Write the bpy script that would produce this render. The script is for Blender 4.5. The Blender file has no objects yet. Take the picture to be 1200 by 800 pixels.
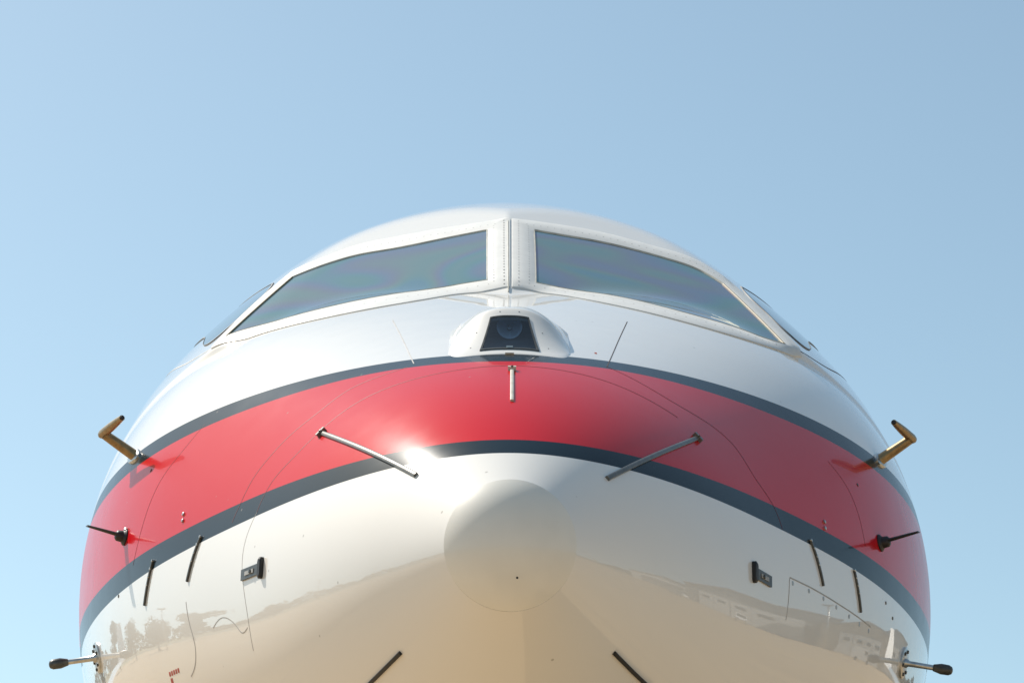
import bpy, bmesh, math, random
import numpy as np
from mathutils import Vector, Matrix
random.seed(7); rng = np.random.default_rng(7)
S = bpy.context.scene
COL = S.collection

# ------------------------------------------------------------------ camera
CAM_LOC = (-0.022, -4.0, 1.30)
PITCH, YAW, ROLL = 0.22139985, 0.00571448, 0.006
fw = Vector((math.sin(YAW)*math.cos(PITCH), math.cos(YAW)*math.cos(PITCH), math.sin(PITCH)))
rt = Vector((math.cos(YAW), -math.sin(YAW), 0)); up = rt.cross(fw)
r2 = rt*math.cos(ROLL)+up*math.sin(ROLL); u2 = up*math.cos(ROLL)-rt*math.sin(ROLL)
cd = bpy.data.cameras.new('camera'); cam = bpy.data.objects.new('camera', cd); COL.objects.link(cam)
M = Matrix((r2, u2, -fw)).transposed().to_4x4(); M.translation = Vector(CAM_LOC)
cam.matrix_world = M
cd.sensor_fit = 'HORIZONTAL'; cd.sensor_width = 36; cd.lens = 82.98
cd.clip_start = .05; cd.clip_end = 20000
S.camera = cam

# ------------------------------------------------------------------ sky and sun
SUN = Vector((-.515, .405, .756)).normalized()
elev = math.asin(SUN.z); azim = math.atan2(SUN.x, SUN.y)
world = bpy.data.worlds.new('World'); S.world = world; world.use_nodes = True
nt = world.node_tree; nt.nodes.clear()
wo = nt.nodes.new('ShaderNodeOutputWorld'); bg = nt.nodes.new('ShaderNodeBackground'); sk = nt.nodes.new('ShaderNodeTexSky')
sk.sky_type = 'NISHITA'; sk.sun_disc = False; sk.sun_elevation = elev; sk.sun_rotation = azim
sk.altitude = 0; sk.air_density = 1.0; sk.dust_density = 0.5; sk.ozone_density = 0.6
bg.inputs[1].default_value = .134
tc = nt.nodes.new('ShaderNodeTexCoord'); lift = nt.nodes.new('ShaderNodeVectorMath'); lift.operation = 'ADD'; lift.inputs[1].default_value = (0, 0, .20)
nm = nt.nodes.new('ShaderNodeVectorMath'); nm.operation = 'NORMALIZE'
nt.links.new(tc.outputs['Generated'], lift.inputs[0]); nt.links.new(lift.outputs[0], nm.inputs[0]); nt.links.new(nm.outputs[0], sk.inputs[0])
tint = nt.nodes.new('ShaderNodeVectorMath'); tint.operation = 'MULTIPLY'; tint.inputs[1].default_value = (1.07, 1.065, .87)
nt.links.new(sk.outputs[0], tint.inputs[0]); nt.links.new(tint.outputs[0], bg.inputs[0]); nt.links.new(bg.outputs[0], wo.inputs[0])
sd = bpy.data.lights.new('sun', 'SUN'); sd.energy = 4.9; sd.angle = math.radians(.53); sd.color = (1, .94, .86)
so = bpy.data.objects.new('sun', sd); COL.objects.link(so); so.rotation_euler = (-SUN).to_track_quat('-Z', 'Y').to_euler()
so.location = (-6, 4, 12)
S.view_settings.view_transform = 'Standard'; S.view_settings.look = 'None'
S.view_settings.gamma = 1; S.view_settings.use_curve_mapping = False
S.view_settings.exposure = 0.40
S.cycles.max_bounces = 10; S.cycles.glossy_bounces = 6; S.cycles.transparent_max_bounces = 12

# ------------------------------------------------------------------ fuselage geometry
# ---- GEO BEGIN
HN = 1.85            # height of the nose tip above the apron

def spline(kx, ky):
    """natural cubic spline through a few stations (returns a callable)"""
    kx = np.array(kx, float); ky = np.array(ky, float); n = len(kx)
    h = np.diff(kx); A = np.zeros((n, n)); b = np.zeros(n)
    A[0, 0] = A[-1, -1] = 1
    for i in range(1, n-1):
        A[i, i-1] = h[i-1]; A[i, i] = 2*(h[i-1]+h[i]); A[i, i+1] = h[i]
        b[i] = 3*((ky[i+1]-ky[i])/h[i] - (ky[i]-ky[i-1])/h[i-1])
    c = np.linalg.solve(A, b)
    def f(x):
        x = np.clip(np.asarray(x, float), kx[0], kx[-1])
        i = np.clip(np.searchsorted(kx, x)-1, 0, n-2)
        t = x-kx[i]; hh = h[i]
        B = (ky[i+1]-ky[i])/hh - hh*(2*c[i]+c[i+1])/3
        D = (c[i+1]-c[i])/(3*hh)
        return ky[i] + B*t + c[i]*t*t + D*t**3
    return f

# fuselage stations, metres aft of the nose tip, heights relative to the nose tip
W = spline([0.02627,0.2596,0.7461,1.271,1.767,2.217,2.867,3.867,5.867,13.37,15.87,17.87,20.07],
            [0.1079,0.2823,0.5627,0.8297,1.017,1.121,1.192,1.229,1.243,1.25,1.093,0.7455,0.1392])
ZC = spline([0.02627,0.7461,1.369,2.067,3.067,5.867,12.87,20.07],
            [-0.0005095,0.007793,0.06504,0.135,0.2058,0.2394,0.2934,0.8423])
ZB = spline([0.02627,0.2596,0.7461,1.271,1.767,2.467,3.867,5.867,12.37,14.87,17.87,20.07],
            [-0.1084,-0.2825,-0.5304,-0.7062,-0.8042,-0.8929,-0.9532,-0.9644,-0.9567,-0.6989,0.09607,0.713])
ZTN = spline([0.02627,0.2596,0.792,1.419,2.067,2.867,4.067,20.07],
            [0.1074,0.2672,0.5209,0.7681,0.9961,1.167,1.221,0.9915])
ZTC = spline([0.7006,1.469,2.067,2.567,3.167,4.067,5.867,13.37,16.37,20.07],
            [0.4783,0.8953,1.167,1.339,1.463,1.526,1.542,1.554,1.437,1.011])
PN = spline([0.02627,0.7006,1.124,1.568,1.867,2.267,2.867,20.07],
            [2,2,2.12,2.34,2.3,2.08,2,2])
PC = spline([0.02627,1.469,2.167,2.867,3.867,20.07],
            [2,2,1.94,1.94,2,2])
SIDE = (0.6143,-0.2834,0.7364,0.5165)
FAC = dict(ys=1.4537, zs=0.7829, m=0.6028, k=.27, c=.033)

def smin(a, b, k):
    h = np.clip(.5+.5*(b-a)/np.maximum(k, 1e-6), 0, 1)
    return b*(1-h)+a*h - k*h*(1-h)

def F(x, y, z, offs=0.0):
    """signed field of the fuselage skin (z relative to the nose tip)"""
    ax = np.abs(x); w = W(y); zc = ZC(y); zb = ZB(y)
    dz = z-zc
    hn = np.where(dz > 0, ZTN(y)-zc, zc-zb)
    hc = np.where(dz > 0, ZTC(y)-zc, zc-zb)
    pn = PN(y); up = dz > 0          # fuller shoulders below the windscreen
    en = np.where(up, ((ax/w)**pn+np.abs(dz/hn)**pn)**(1/pn), np.sqrt((ax/w)**2+(dz/hn)**2))
    en = (en-1)*np.minimum(w, hn)
    pc = np.where(up, PC(y), 2.0)
    ec = (((ax/w)**pc+np.abs(dz/hc)**pc)**(1/pc)-1)*np.minimum(w, hc)
    f = FAC
    # windscreen facets: two slanted planes meeting in a ridge at the centre post
    ef = (z-(f['zs']+f['m']*(y-f['ys'])-f['k']*ax-f['c']*ax*ax))*.82
    es = SIDE[0]*ax+SIDE[1]*y+SIDE[2]*z-SIDE[3]         # flat behind the windscreen's outer post
    ec2 = -smin(smin(-ec, -ef, .012), -es, .06)
    t = np.clip((y-1.173)/0.495, 0, 1); t = t*t*(3-2*t)
    ec2 = ec2 + (1-t)*.06
    ysill = 1.469+0.417*ax**2+0.170*ax**6                    # the cab rises only behind the sill line
    ec2 = -smin(-ec2, -(ysill-y)*.8, .01)
    kk = .004+.022*np.clip((y-1.369)/1.198, 0, 1)
    far = np.clip((y-3.067)/1.4, 0, 1)
    return smin(en+far*.05, ec2, kk) - offs

def surf(y, th, offs=0.0):
    """skin point at station y, angle th about the section centre (0 = +x side, pi/2 = top)"""
    y = np.asarray(y, float); th = np.asarray(th, float)
    zc = ZC(y); c = np.cos(th); s = np.sin(th)
    lo = np.zeros(np.broadcast(y, th).shape); hi = lo+2.2
    for _ in range(34):
        m = .5*(lo+hi); ins = F(m*c, y, zc+m*s, offs) < 0
        lo = np.where(ins, m, lo); hi = np.where(ins, hi, m)
    r = .5*(lo+hi)
    return np.stack([r*c, np.broadcast_to(y, r.shape), zc+r*s], -1)

def normal(p):
    e = 1e-4; g = []
    for i in range(3):
        q = np.array(p, float); a = q.copy(); b = q.copy(); a[..., i] += e; b[..., i] -= e
        g.append(F(a[..., 0], a[..., 1], a[..., 2])-F(b[..., 0], b[..., 1], b[..., 2]))
    g = np.stack(g, -1)
    return g/np.linalg.norm(g, axis=-1, keepdims=True)

def skin_z(x, y):
    lo = np.zeros(np.broadcast(x, y).shape)+ZC(y); hi = lo+2.0
    for _ in range(34):
        m = .5*(lo+hi); ins = F(x, y, m) < 0
        lo = np.where(ins, m, lo); hi = np.where(ins, hi, m)
    return .5*(lo+hi)

HUMPH = .077
def hump(x, y):
    """height of the lamp blister above the nose skin"""
    a = np.clip((y-0.687)/0.133, 0, 1.0); b = np.clip((1.231-y)/0.439, 0, 1)
    rise = a**1.3; fall = np.where(y > 0.792, b*b*(3-2*b), 1.0)
    r = smin(rise, fall, .10)
    hw = .128*np.clip(.90+.10*np.clip((y-0.687)/.06, 0, 1), 0, 1)*np.clip((1.231-y)/0.242, 0.02, 1)**.35
    q = np.clip(1-np.abs(x/hw)**2.7, 0, 1)**1.1
    return HUMPH*np.clip(r, 0, None)*q
# ---- GEO END
# station (m aft of nose tip) / angle pairs on the fuselage skin
STRIPE={"A": [[0.0211], [1.2838], [-1.0771], [0.2551]],
 "B": [[0.0261], [1.3194], [-1.2409], [0.3362]],
 "C": [[0.2003], [0.0569], [-0.1264], [0.0323]],
 "D": [[0.1755], [-0.0018], [-0.0819], [0.0188]]}
SEAM={"radome_inner": [[0.6605, 3.397], [0.6597, 3.2584], [0.675, 3.1419], [0.694, 2.9948], [0.6827, 2.8596], [0.679, 2.7124], [0.6606, 2.6274], [0.6449, 2.4613], [0.6424, 2.3038], [0.6207, 2.1172], [0.5816, 1.8478], [0.573, 1.5723], [0.5859, 1.2851], [0.6036, 1.1005], [0.6201, 0.9152], [0.6349, 0.7869]],
 "radome_outer_l": [[0.7869, 2.9076], [0.7826, 2.8193], [0.7844, 2.7334], [0.7742, 2.6301], [0.7653, 2.5319], [0.7512, 2.3894], [0.7606, 2.2454], [0.7406, 2.1202], [0.7255, 2.0019]],
 "radome_outer_r": [[0.7284, 1.1547], [0.7138, 1.0456], [0.7077, 0.8577], [0.7497, 0.6865], [0.7655, 0.5739], [0.7533, 0.4291], [0.7713, 0.3213], [0.7736, 0.2234]],
 "nose_panel_l": [[1.264, 1.9704], [0.9921, 1.9671], [0.7391, 1.9729]],
 "nose_panel_r": [[1.2709, 1.1631], [0.9889, 1.164], [0.7257, 1.1577]],
 "rear_l": [[1.2361, 2.6324], [1.2441, 2.725], [1.274, 2.8194], [1.2845, 2.9204], [1.2909, 3.0038], [1.3027, 3.0666]],
 "rear_r": [[1.1962, 0.4034], [1.2282, 0.3034], [1.2278, 0.2152], [1.2194, 0.1428]],
 "sill_l": [[1.7101, 2.4312], [1.8274, 2.4882], [2.0875, 2.5338]],
 "hatch_l": [[0.9595, 3.1744], [0.9458, 3.2421], [0.9315, 3.3251], [0.9453, 3.3666], [0.9843, 3.4031]],
 "hatch2_l": [[0.8271, 3.2713], [0.7986, 3.2496], [0.7687, 3.2456], [0.7413, 3.2597], [0.7164, 3.2867], [0.6935, 3.3178], [0.6667, 3.3057]],
 "hatch_r": [[0.745, -0.1042], [0.7603, 0.0502], [0.8666, 0.0218], [1.0283, -0.0264], [1.2213, -0.0789]],
 "hump_ring_l": [[0.9117, 1.8114], [1.076, 1.791], [1.205, 1.7585], [1.2948, 1.7129]],
 "hump_ring_r": [[0.9339, 1.3101], [1.0811, 1.319], [1.2277, 1.3553], [1.3129, 1.4001]]}
DIVERT={"d0": [[0.533, 1.5605], [0.3331, 1.5598]],
 "d1l": [[0.6213, 2.4661], [0.1813, 2.427]],
 "d1r": [[0.6125, 0.6645], [0.1837, 0.6876]],
 "d2l": [[0.2199, 3.8542], [0.3116, 3.8429], [0.3523, 3.8391]],
 "d2r": [[0.2119, -0.7236], [0.3004, -0.7057], [0.3463, -0.6955]],
 "d3l": [[0.9213, 2.9675], [0.9542, 3.1107]],
 "d4l": [[1.1651, 3.0514], [1.201, 3.1756]],
 "d3r": [[0.9, 0.1777], [0.9308, 0.0302]],
 "d4r": [[1.1169, 0.0779], [1.1483, -0.0414]]}
PANE={"l": {"top": [[2.0712, 2.1621], [2.0743, 2.103], [2.081, 1.9816], [2.0542, 1.897], [2.0226, 1.7476], [1.9994, 1.6271]],
 "bot": [[1.752, 2.3974], [1.7274, 2.3039], [1.6591, 2.1847], [1.6302, 2.0415], [1.6424, 1.8315], [1.6145, 1.6373]]}, "r": {"top": [[2.034, 0.9727], [2.0867, 1.0627], [2.0928, 1.1377], [2.0696, 1.3258], [2.0388, 1.4198], [2.0145, 1.4997]],
 "bot": [[1.6991, 0.745], [1.6366, 0.8577], [1.5792, 0.9775], [1.5725, 1.0715], [1.6216, 1.2845], [1.612, 1.4826]]}}
FRAME={"l": {"top": [[2.1703, 2.1514], [2.1513, 2.0734], [2.1742, 1.9695], [2.1578, 1.8859], [2.1177, 1.7419], [2.0772, 1.6278], [2.0611, 1.5647]],
 "bot": [[1.7298, 2.4476], [1.6273, 2.3306], [1.5259, 2.2054], [1.4708, 2.0568], [1.4908, 1.8398], [1.5541, 1.6987], [1.5586, 1.6143], [1.5549, 1.5643]]}, "r": {"top": [[2.1375, 0.9831], [2.1783, 1.068], [2.1753, 1.1486], [2.159, 1.3327], [2.1272, 1.4241], [2.0928, 1.5037], [2.065, 1.5602]],
 "bot": [[1.7124, 0.6898], [1.5255, 0.8347], [1.4597, 0.9627], [1.445, 1.0585], [1.482, 1.2775], [1.5473, 1.4183], [1.5672, 1.503], [1.5572, 1.5588]]}}
SIDEWIN={"l": [[2.2505, 2.2109], [2.5319, 2.2732], [2.5051, 2.3286], [1.8679, 2.389], [1.9069, 2.3494], [2.0264, 2.2744]],
 "r": [[2.0622, 0.9279], [2.4973, 0.8555], [2.1575, 0.7934], [1.8659, 0.7354], [1.8595, 0.7819], [1.9703, 0.8646]]}
SPOT={"pitot_l": [1.5775, 2.7879],
 "pitot_r": [1.5938, 0.3552],
 "vane_l": [1.4001, 2.9946],
 "vane_r": [1.3311, 0.1474],
 "probe_l": [1.6756, 3.2949],
 "probe_r": [1.5446, -0.1583],
 "latch_l": [0.6696, 3.1038],
 "latch_le": [0.5931, 3.0861],
 "latch_r": [0.6532, 0.0263],
 "latch_re": [0.5874, 0.0507],
 "dot1": [1.0505, 2.9143],
 "dot2": [1.0037, 0.221],
 "dot3": [1.405, 3.1479],
 "dot4": [1.3337, -0.0116],
 "dot5": [1.3942, -0.0506],
 "dot6": [1.3756, 2.8088],
 "dot7": [1.3025, 0.3127],
 "mark1": [0.8283, 1.2233],
 "mark2": [1.0657, 3.3768],
 "mark3": [1.0874, 3.3993],
 "dotc1": [0.0266, -1.4248]}
HATCHDOT=[[0.7754, 0.0302], [0.8569, 0.0099], [0.933, -0.0103], [1.0039, -0.0328], [1.08, -0.0567], [1.146, -0.0753], [1.2116, -0.0911]]

# ------------------------------------------------------------------ helpers
def nodes(name):
    m = bpy.data.materials.new(name); m.use_nodes = True
    t = m.node_tree; b = t.nodes['Principled BSDF']
    return m, t, b
def N(t, typ, **kw):
    n = t.nodes.new(typ)
    for k, v in kw.items(): setattr(n, k, v)
    return n
def plain(name, col, rough=.4, metal=0., var=.12, scale=30., coat=0., bump=0., spec=.5):
    m, t, b = nodes(name)
    tc = N(t, 'ShaderNodeTexCoord'); nz = N(t, 'ShaderNodeTexNoise'); nz.inputs['Scale'].default_value = scale
    nz.inputs['Detail'].default_value = 4
    t.links.new(tc.outputs['Object'], nz.inputs['Vector'])
    mr = N(t, 'ShaderNodeMapRange'); mr.inputs[1].default_value = .3; mr.inputs[2].default_value = .7
    mr.inputs[3].default_value = 1-var; mr.inputs[4].default_value = 1+var
    t.links.new(nz.outputs[0], mr.inputs[0])
    mx = N(t, 'ShaderNodeVectorMath', operation='SCALE'); mx.inputs[0].default_value = col
    t.links.new(mr.outputs[0], mx.inputs['Scale']); t.links.new(mx.outputs[0], b.inputs['Base Color'])
    b.inputs['Roughness'].default_value = rough; b.inputs['Metallic'].default_value = metal
    b.inputs['Coat Weight'].default_value = coat; b.inputs['Coat Roughness'].default_value = .03
    b.inputs['Specular IOR Level'].default_value = spec
    if bump:
        bp = N(t, 'ShaderNodeBump'); bp.inputs['Strength'].default_value = bump; bp.inputs['Distance'].default_value = .01
        t.links.new(nz.outputs[0], bp.inputs['Height']); t.links.new(bp.outputs[0], b.inputs['Normal'])
    return m

def mesh_obj(name, verts, faces, mat, parent=None, smooth=True, zoff=0.0):
    v = np.asarray(verts, float).reshape(-1, 3).copy(); v[:, 2] += zoff
    me = bpy.data.meshes.new(name); me.from_pydata(v.tolist(), [], [tuple(f) for f in faces]); me.update()
    if smooth: me.polygons.foreach_set('use_smooth', [True]*len(me.polygons))
    if mat: me.materials.append(mat)
    o = bpy.data.objects.new(name, me); COL.objects.link(o)
    if parent: o.parent = parent
    return o
def grid_faces(n, m, close_m=False, base=0):
    f = []
    mm = m if close_m else m-1
    for i in range(n-1):
        for j in range(mm):
            a = base+i*m+j; b = base+i*m+(j+1) % m
            f.append((a, b, b+m, a+m))
    return f
def tag(o, label=None, cat=None, group=None, kind=None):
    if label: o['label'] = label
    if cat: o['category'] = cat
    if group: o['group'] = group
    if kind: o['kind'] = kind
    return o
def empty(name, loc=(0, 0, 0), rz=0):
    o = bpy.data.objects.new(name, None); COL.objects.link(o); o.location = loc; o.rotation_euler = (0, 0, rz)
    o.empty_display_size = .2
    return o
class MB:
    """collects boxes, tubes and lathes into one mesh"""
    def __init__(s): s.v = []; s.f = []
    def add(s, v, f):
        b = len(s.v); s.v += [tuple(map(float, p)) for p in v]; s.f += [tuple(i+b for i in q) for q in f]; return s
    def box(s, c, d, ax=None):
        ax = ax or (Vector((1, 0, 0)), Vector((0, 1, 0)), Vector((0, 0, 1))); c = Vector(c)
        v = [c+ax[0]*(d[0]/2*i)+ax[1]*(d[1]/2*j)+ax[2]*(d[2]/2*k) for i in (-1, 1) for j in (-1, 1) for k in (-1, 1)]
        return s.add(v, [(0, 1, 3, 2), (4, 6, 7, 5), (0, 4, 5, 1), (2, 3, 7, 6), (0, 2, 6, 4), (1, 5, 7, 3)])
    def loft(s, rings, cap=True):
        n = len(rings[0]); v = [p for r in rings for p in r]
        f = grid_faces(len(rings), n, True)
        if cap: f += [tuple(range(n-1, -1, -1)), tuple(range((len(rings)-1)*n, len(rings)*n))]
        return s.add(v, f)
    def lathe(s, org, axis, prof, n=20, cap=True):
        org = Vector(org); a = Vector(axis).normalized(); e1 = a.orthogonal().normalized(); e2 = a.cross(e1)
        rings = [[org+a*h+(e1*math.cos(t)+e2*math.sin(t))*r for t in [2*math.pi*i/n for i in range(n)]] for h, r in prof]
        return s.loft(rings, cap)
    def build(s, name, mat, parent=None, smooth=False):
        return mesh_obj(name, s.v, s.f, mat, parent, smooth)
def shade_auto(o, ang=35):
    me = o.data
    me.polygons.foreach_set('use_smooth', [True]*len(me.polygons))
    try: me.set_sharp_from_angle(angle=math.radians(ang))
    except Exception: pass
    return o

# ------------------------------------------------------------------ materials
def livery_paint():
    m, t, b = nodes('glossy_livery_paint')
    at = N(t, 'ShaderNodeAttribute', attribute_name='livery'); at2 = N(t, 'ShaderNodeAttribute', attribute_name='livery_low')
    sp = N(t, 'ShaderNodeSeparateXYZ'); t.links.new(at.outputs['Vector'], sp.inputs[0])
    def step(sock, inv=False):
        r = N(t, 'ShaderNodeMapRange'); r.inputs[1].default_value = -.0006; r.inputs[2].default_value = .0006
        r.inputs[3].default_value = 1. if inv else 0.; r.inputs[4].default_value = 0. if inv else 1.
        t.links.new(sock, r.inputs[0]); return r.outputs[0]
    def mul(a, c):
        q = N(t, 'ShaderNodeMath', operation='MULTIPLY'); t.links.new(a, q.inputs[0]); t.links.new(c, q.inputs[1]); return q.outputs[0]
    dark = mul(step(sp.outputs[0], True), step(at2.outputs['Fac']))
    red = mul(step(sp.outputs[1], True), step(sp.outputs[2]))
    tc = N(t, 'ShaderNodeTexCoord')
    nz = N(t, 'ShaderNodeTexNoise'); nz.inputs['Scale'].default_value = 2.2; nz.inputs['Detail'].default_value = 6
    t.links.new(tc.outputs['Object'], nz.inputs['Vector'])
    wh = N(t, 'ShaderNodeMix', data_type='RGBA'); wh.inputs['A'].default_value = (.81, .775, .71, 1); wh.inputs['B'].default_value = (.77, .735, .67, 1)
    t.links.new(nz.outputs[0], wh.inputs['Factor'])
    m1 = N(t, 'ShaderNodeMix', data_type='RGBA'); m1.inputs['B'].default_value = (.006, .016, .024, 1)
    t.links.new(dark, m1.inputs['Factor']); t.links.new(wh.outputs['Result'], m1.inputs['A'])
    m2 = N(t, 'ShaderNodeMix', data_type='RGBA'); m2.inputs['B'].default_value = (.54, .006, .012, 1)
    t.links.new(red, m2.inputs['Factor']); t.links.new(m1.outputs['Result'], m2.inputs['A'])
    # insect specks and dust on the nose
    vo = N(t, 'ShaderNodeTexVoronoi'); vo.inputs['Scale'].default_value = 26; vo.inputs['Randomness'].default_value = 1
    t.links.new(tc.outputs['Object'], vo.inputs['Vector'])
    sr = N(t, 'ShaderNodeMapRange'); sr.inputs[1].default_value = .05; sr.inputs[2].default_value = .09; sr.inputs[3].default_value = .55; sr.inputs[4].default_value = 0
    t.links.new(vo.outputs['Distance'], sr.inputs[0])
    sc2 = N(t, 'ShaderNodeSeparateColor'); t.links.new(vo.outputs['Color'], sc2.inputs[0])
    gt = N(t, 'ShaderNodeMath', operation='GREATER_THAN'); gt.inputs[1].default_value = .86; t.links.new(sc2.outputs[0], gt.inputs[0])
    m3 = N(t, 'ShaderNodeMix', data_type='RGBA'); m3.inputs['B'].default_value = (.30, .26, .20, 1)
    t.links.new(mul(sr.outputs[0], gt.outputs[0]), m3.inputs['Factor']); t.links.new(m2.outputs['Result'], m3.inputs['A'])
    t.links.new(m3.outputs['Result'], b.inputs['Base Color'])
    # thin dust film: breaks the base gloss into a broader sheen
    n2 = N(t, 'ShaderNodeTexNoise'); n2.inputs['Scale'].default_value = 14; n2.inputs['Detail'].default_value = 8
    t.links.new(tc.outputs['Object'], n2.inputs['Vector'])
    rr = N(t, 'ShaderNodeMapRange'); rr.inputs[3].default_value = .19; rr.inputs[4].default_value = .29
    t.links.new(n2.outputs[0], rr.inputs[0]); t.links.new(rr.outputs[0], b.inputs['Roughness'])
    b.inputs['Specular IOR Level'].default_value = .07
    cw = N(t, 'ShaderNodeMapRange'); cw.inputs[3].default_value = 1.0; cw.inputs[4].default_value = .30   # coat weakened on the stripes so they mirror less sky
    t.links.new(dark, cw.inputs[0]); t.links.new(cw.outputs[0], b.inputs['Coat Weight'])
    b.inputs['Coat Roughness'].default_value = .016; b.inputs['Coat IOR'].default_value = 1.55
    # faint orange peel and skin waviness
    n3 = N(t, 'ShaderNodeTexNoise'); n3.inputs['Scale'].default_value = 5; n3.inputs['Detail'].default_value = 2
    t.links.new(tc.outputs['Object'], n3.inputs['Vector'])
    bp = N(t, 'ShaderNodeBump'); bp.inputs['Strength'].default_value = .12; bp.inputs['Distance'].default_value = .004
    t.links.new(n3.outputs[0], bp.inputs['Height'])
    t.links.new(bp.outputs[0], b.inputs['Coat Normal']); t.links.new(bp.outputs[0], b.inputs['Normal'])
    return m
PAINT = livery_paint()
def white_paint():
    m = plain('white_gloss_paint', (.79, .755, .69), .35, var=.04, scale=6, coat=1.0)
    return m
WHITE = white_paint()
def radome_mat():
    m = plain('radome_cap_cream', (.77, .73, .64), .42, var=.05, scale=8, coat=.6)
    m.node_tree.nodes['Principled BSDF'].inputs['Coat Roughness'].default_value = .10
    return m
CREAM = radome_mat()
FRAMEM = plain('window_frame_satin', (.66, .645, .60), .42, metal=0., var=.05, scale=25, coat=.12)
def glass_mat():
    m, t, b = nodes('coated_windscreen_glass')
    tc = N(t, 'ShaderNodeTexCoord'); nz = N(t, 'ShaderNodeTexNoise'); nz.inputs['Scale'].default_value = 3.0; nz.inputs['Detail'].default_value = 1
    nz.inputs['Distortion'].default_value = .6
    mp = N(t, 'ShaderNodeMapping'); mp.inputs['Scale'].default_value = (.8, .7, 1.5)
    t.links.new(tc.outputs['Object'], mp.inputs[0]); t.links.new(mp.outputs[0], nz.inputs['Vector'])
    mr = N(t, 'ShaderNodeMapRange'); mr.inputs[1].default_value = .3; mr.inputs[2].default_value = .7
    mr.inputs[3].default_value = 380; mr.inputs[4].default_value = 760
    t.links.new(nz.outputs[0], mr.inputs[0])
    b.inputs['Base Color'].default_value = (.105, .17, .205, 1); b.inputs['Roughness'].default_value = .03
    b.inputs['IOR'].default_value = 1.85; b.inputs['Specular IOR Level'].default_value = .5
    b.inputs['Thin Film IOR'].default_value = 1.58
    t.links.new(mr.outputs[0], b.inputs['Thin Film Thickness'])
    return m
GLASS = glass_mat()
def clear_glass():
    m, t, b = nodes('lamp_lens_glass')
    t.nodes.remove(b); o = t.nodes['Material Output']
    tr = N(t, 'ShaderNodeBsdfTransparent'); tr.inputs[0].default_value = (.82, .88, .92, 1)
    gl = N(t, 'ShaderNodeBsdfGlossy'); gl.inputs['Roughness'].default_value = .02; gl.inputs[0].default_value = (1, 1, 1, 1)
    fr = N(t, 'ShaderNodeFresnel'); fr.inputs[0].default_value = 1.6
    mx = N(t, 'ShaderNodeMixShader'); t.links.new(fr.outputs[0], mx.inputs[0]); t.links.new(tr.outputs[0], mx.inputs[1]); t.links.new(gl.outputs[0], mx.inputs[2])
    t.links.new(mx.outputs[0], o.inputs[0])
    return m
LENS = clear_glass()
SEAL = plain('seal_bead', (.50, .47, .39), .45, var=.2)
GOLDSEAL = plain('ochre_sealant', (.22, .175, .095), .55, var=.25, scale=60)
BLACK = plain('black_rubber', (.014, .013, .012), .5, var=.3)
GAP = plain('panel_gap_shadow', (.05, .035, .03), .7, var=.2)
REDGAP = plain('panel_gap_red', (.10, .004, .008), .6, var=.2)
GREYGAP = plain('panel_gap_filler', (.36, .34, .31), .6, var=.15)
DIVM = plain('diverter_metal', (.15, .145, .13), .34, metal=.45, var=.25, scale=90)
SIDESEAL = plain('side_window_seal_dark', (.07, .075, .075), .5, var=.2)
RIVET = plain('rivet_grey', (.34, .34, .32), .5, var=.2, scale=90)
STEEL = plain('brushed_steel', (.50, .50, .48), .28, metal=.9, var=.18, scale=80)
BRONZE = plain('heat_tinted_probe_metal', (.30, .21, .10), .36, metal=.65, var=.22, scale=70)
DARKM = plain('dark_anodised_metal', (.075, .077, .072), .38, metal=.4, var=.3, scale=60)
GLOWBLUE = plain('lamp_reflector_painted_glow', (.62, .74, .88), .3, metal=.1, var=.03)  # pale matt blue painted in for the sky glow of the bowl
BAY = plain('lamp_bay_dark_liner', (.07, .085, .10), .6, var=.2)  # dark liner, lightened blue to stand for sky reflected in the lens
REDM = plain('red_stencil_ink', (.42, .07, .045), .6, var=.25, scale=200)
TYRE = plain('tyre_rubber', (.02, .02, .02), .8, var=.2)
NACM = plain('nacelle_lip_metal', (.6, .6, .6), .25, metal=.9, var=.05)

# ------------------------------------------------------------------ ground
def concrete():
    m, t, b = nodes('apron_concrete')
    tc = N(t, 'ShaderNodeTexCoord')
    br = N(t, 'ShaderNodeTexBrick'); br.offset = 0; br.inputs['Scale'].default_value = 1
    br.inputs['Brick Width'].default_value = 6; br.inputs['Row Height'].default_value = 6; br.inputs['Mortar Size'].default_value = .03
    br.inputs['Color1'].default_value = (.38, .275, .155, 1); br.inputs['Color2'].default_value = (.355, .255, .145, 1); br.inputs['Mortar'].default_value = (.13, .11, .09, 1)
    mp = N(t, 'ShaderNodeMapping'); mp.inputs['Location'].default_value = (2.6, 1.1, 0)
    t.links.new(tc.outputs['Object'], mp.inputs[0]); t.links.new(mp.outputs[0], br.inputs['Vector'])
    nz = N(t, 'ShaderNodeTexNoise'); nz.inputs['Scale'].default_value = .35; nz.inputs['Detail'].default_value = 9; nz.inputs['Roughness'].default_value = .6
    t.links.new(tc.outputs['Object'], nz.inputs['Vector'])
    mr = N(t, 'ShaderNodeMapRange'); mr.inputs[1].default_value = .25; mr.inputs[2].default_value = .75; mr.inputs[3].default_value = .82; mr.inputs[4].default_value = 1.15
    t.links.new(nz.outputs[0], mr.inputs[0])
    sc = N(t, 'ShaderNodeVectorMath', operation='SCALE'); t.links.new(br.outputs[0], sc.inputs[0]); t.links.new(mr.outputs[0], sc.inputs['Scale'])
    t.links.new(sc.outputs[0], b.inputs['Base Color']); b.inputs['Roughness'].default_value = .85
    return m
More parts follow.
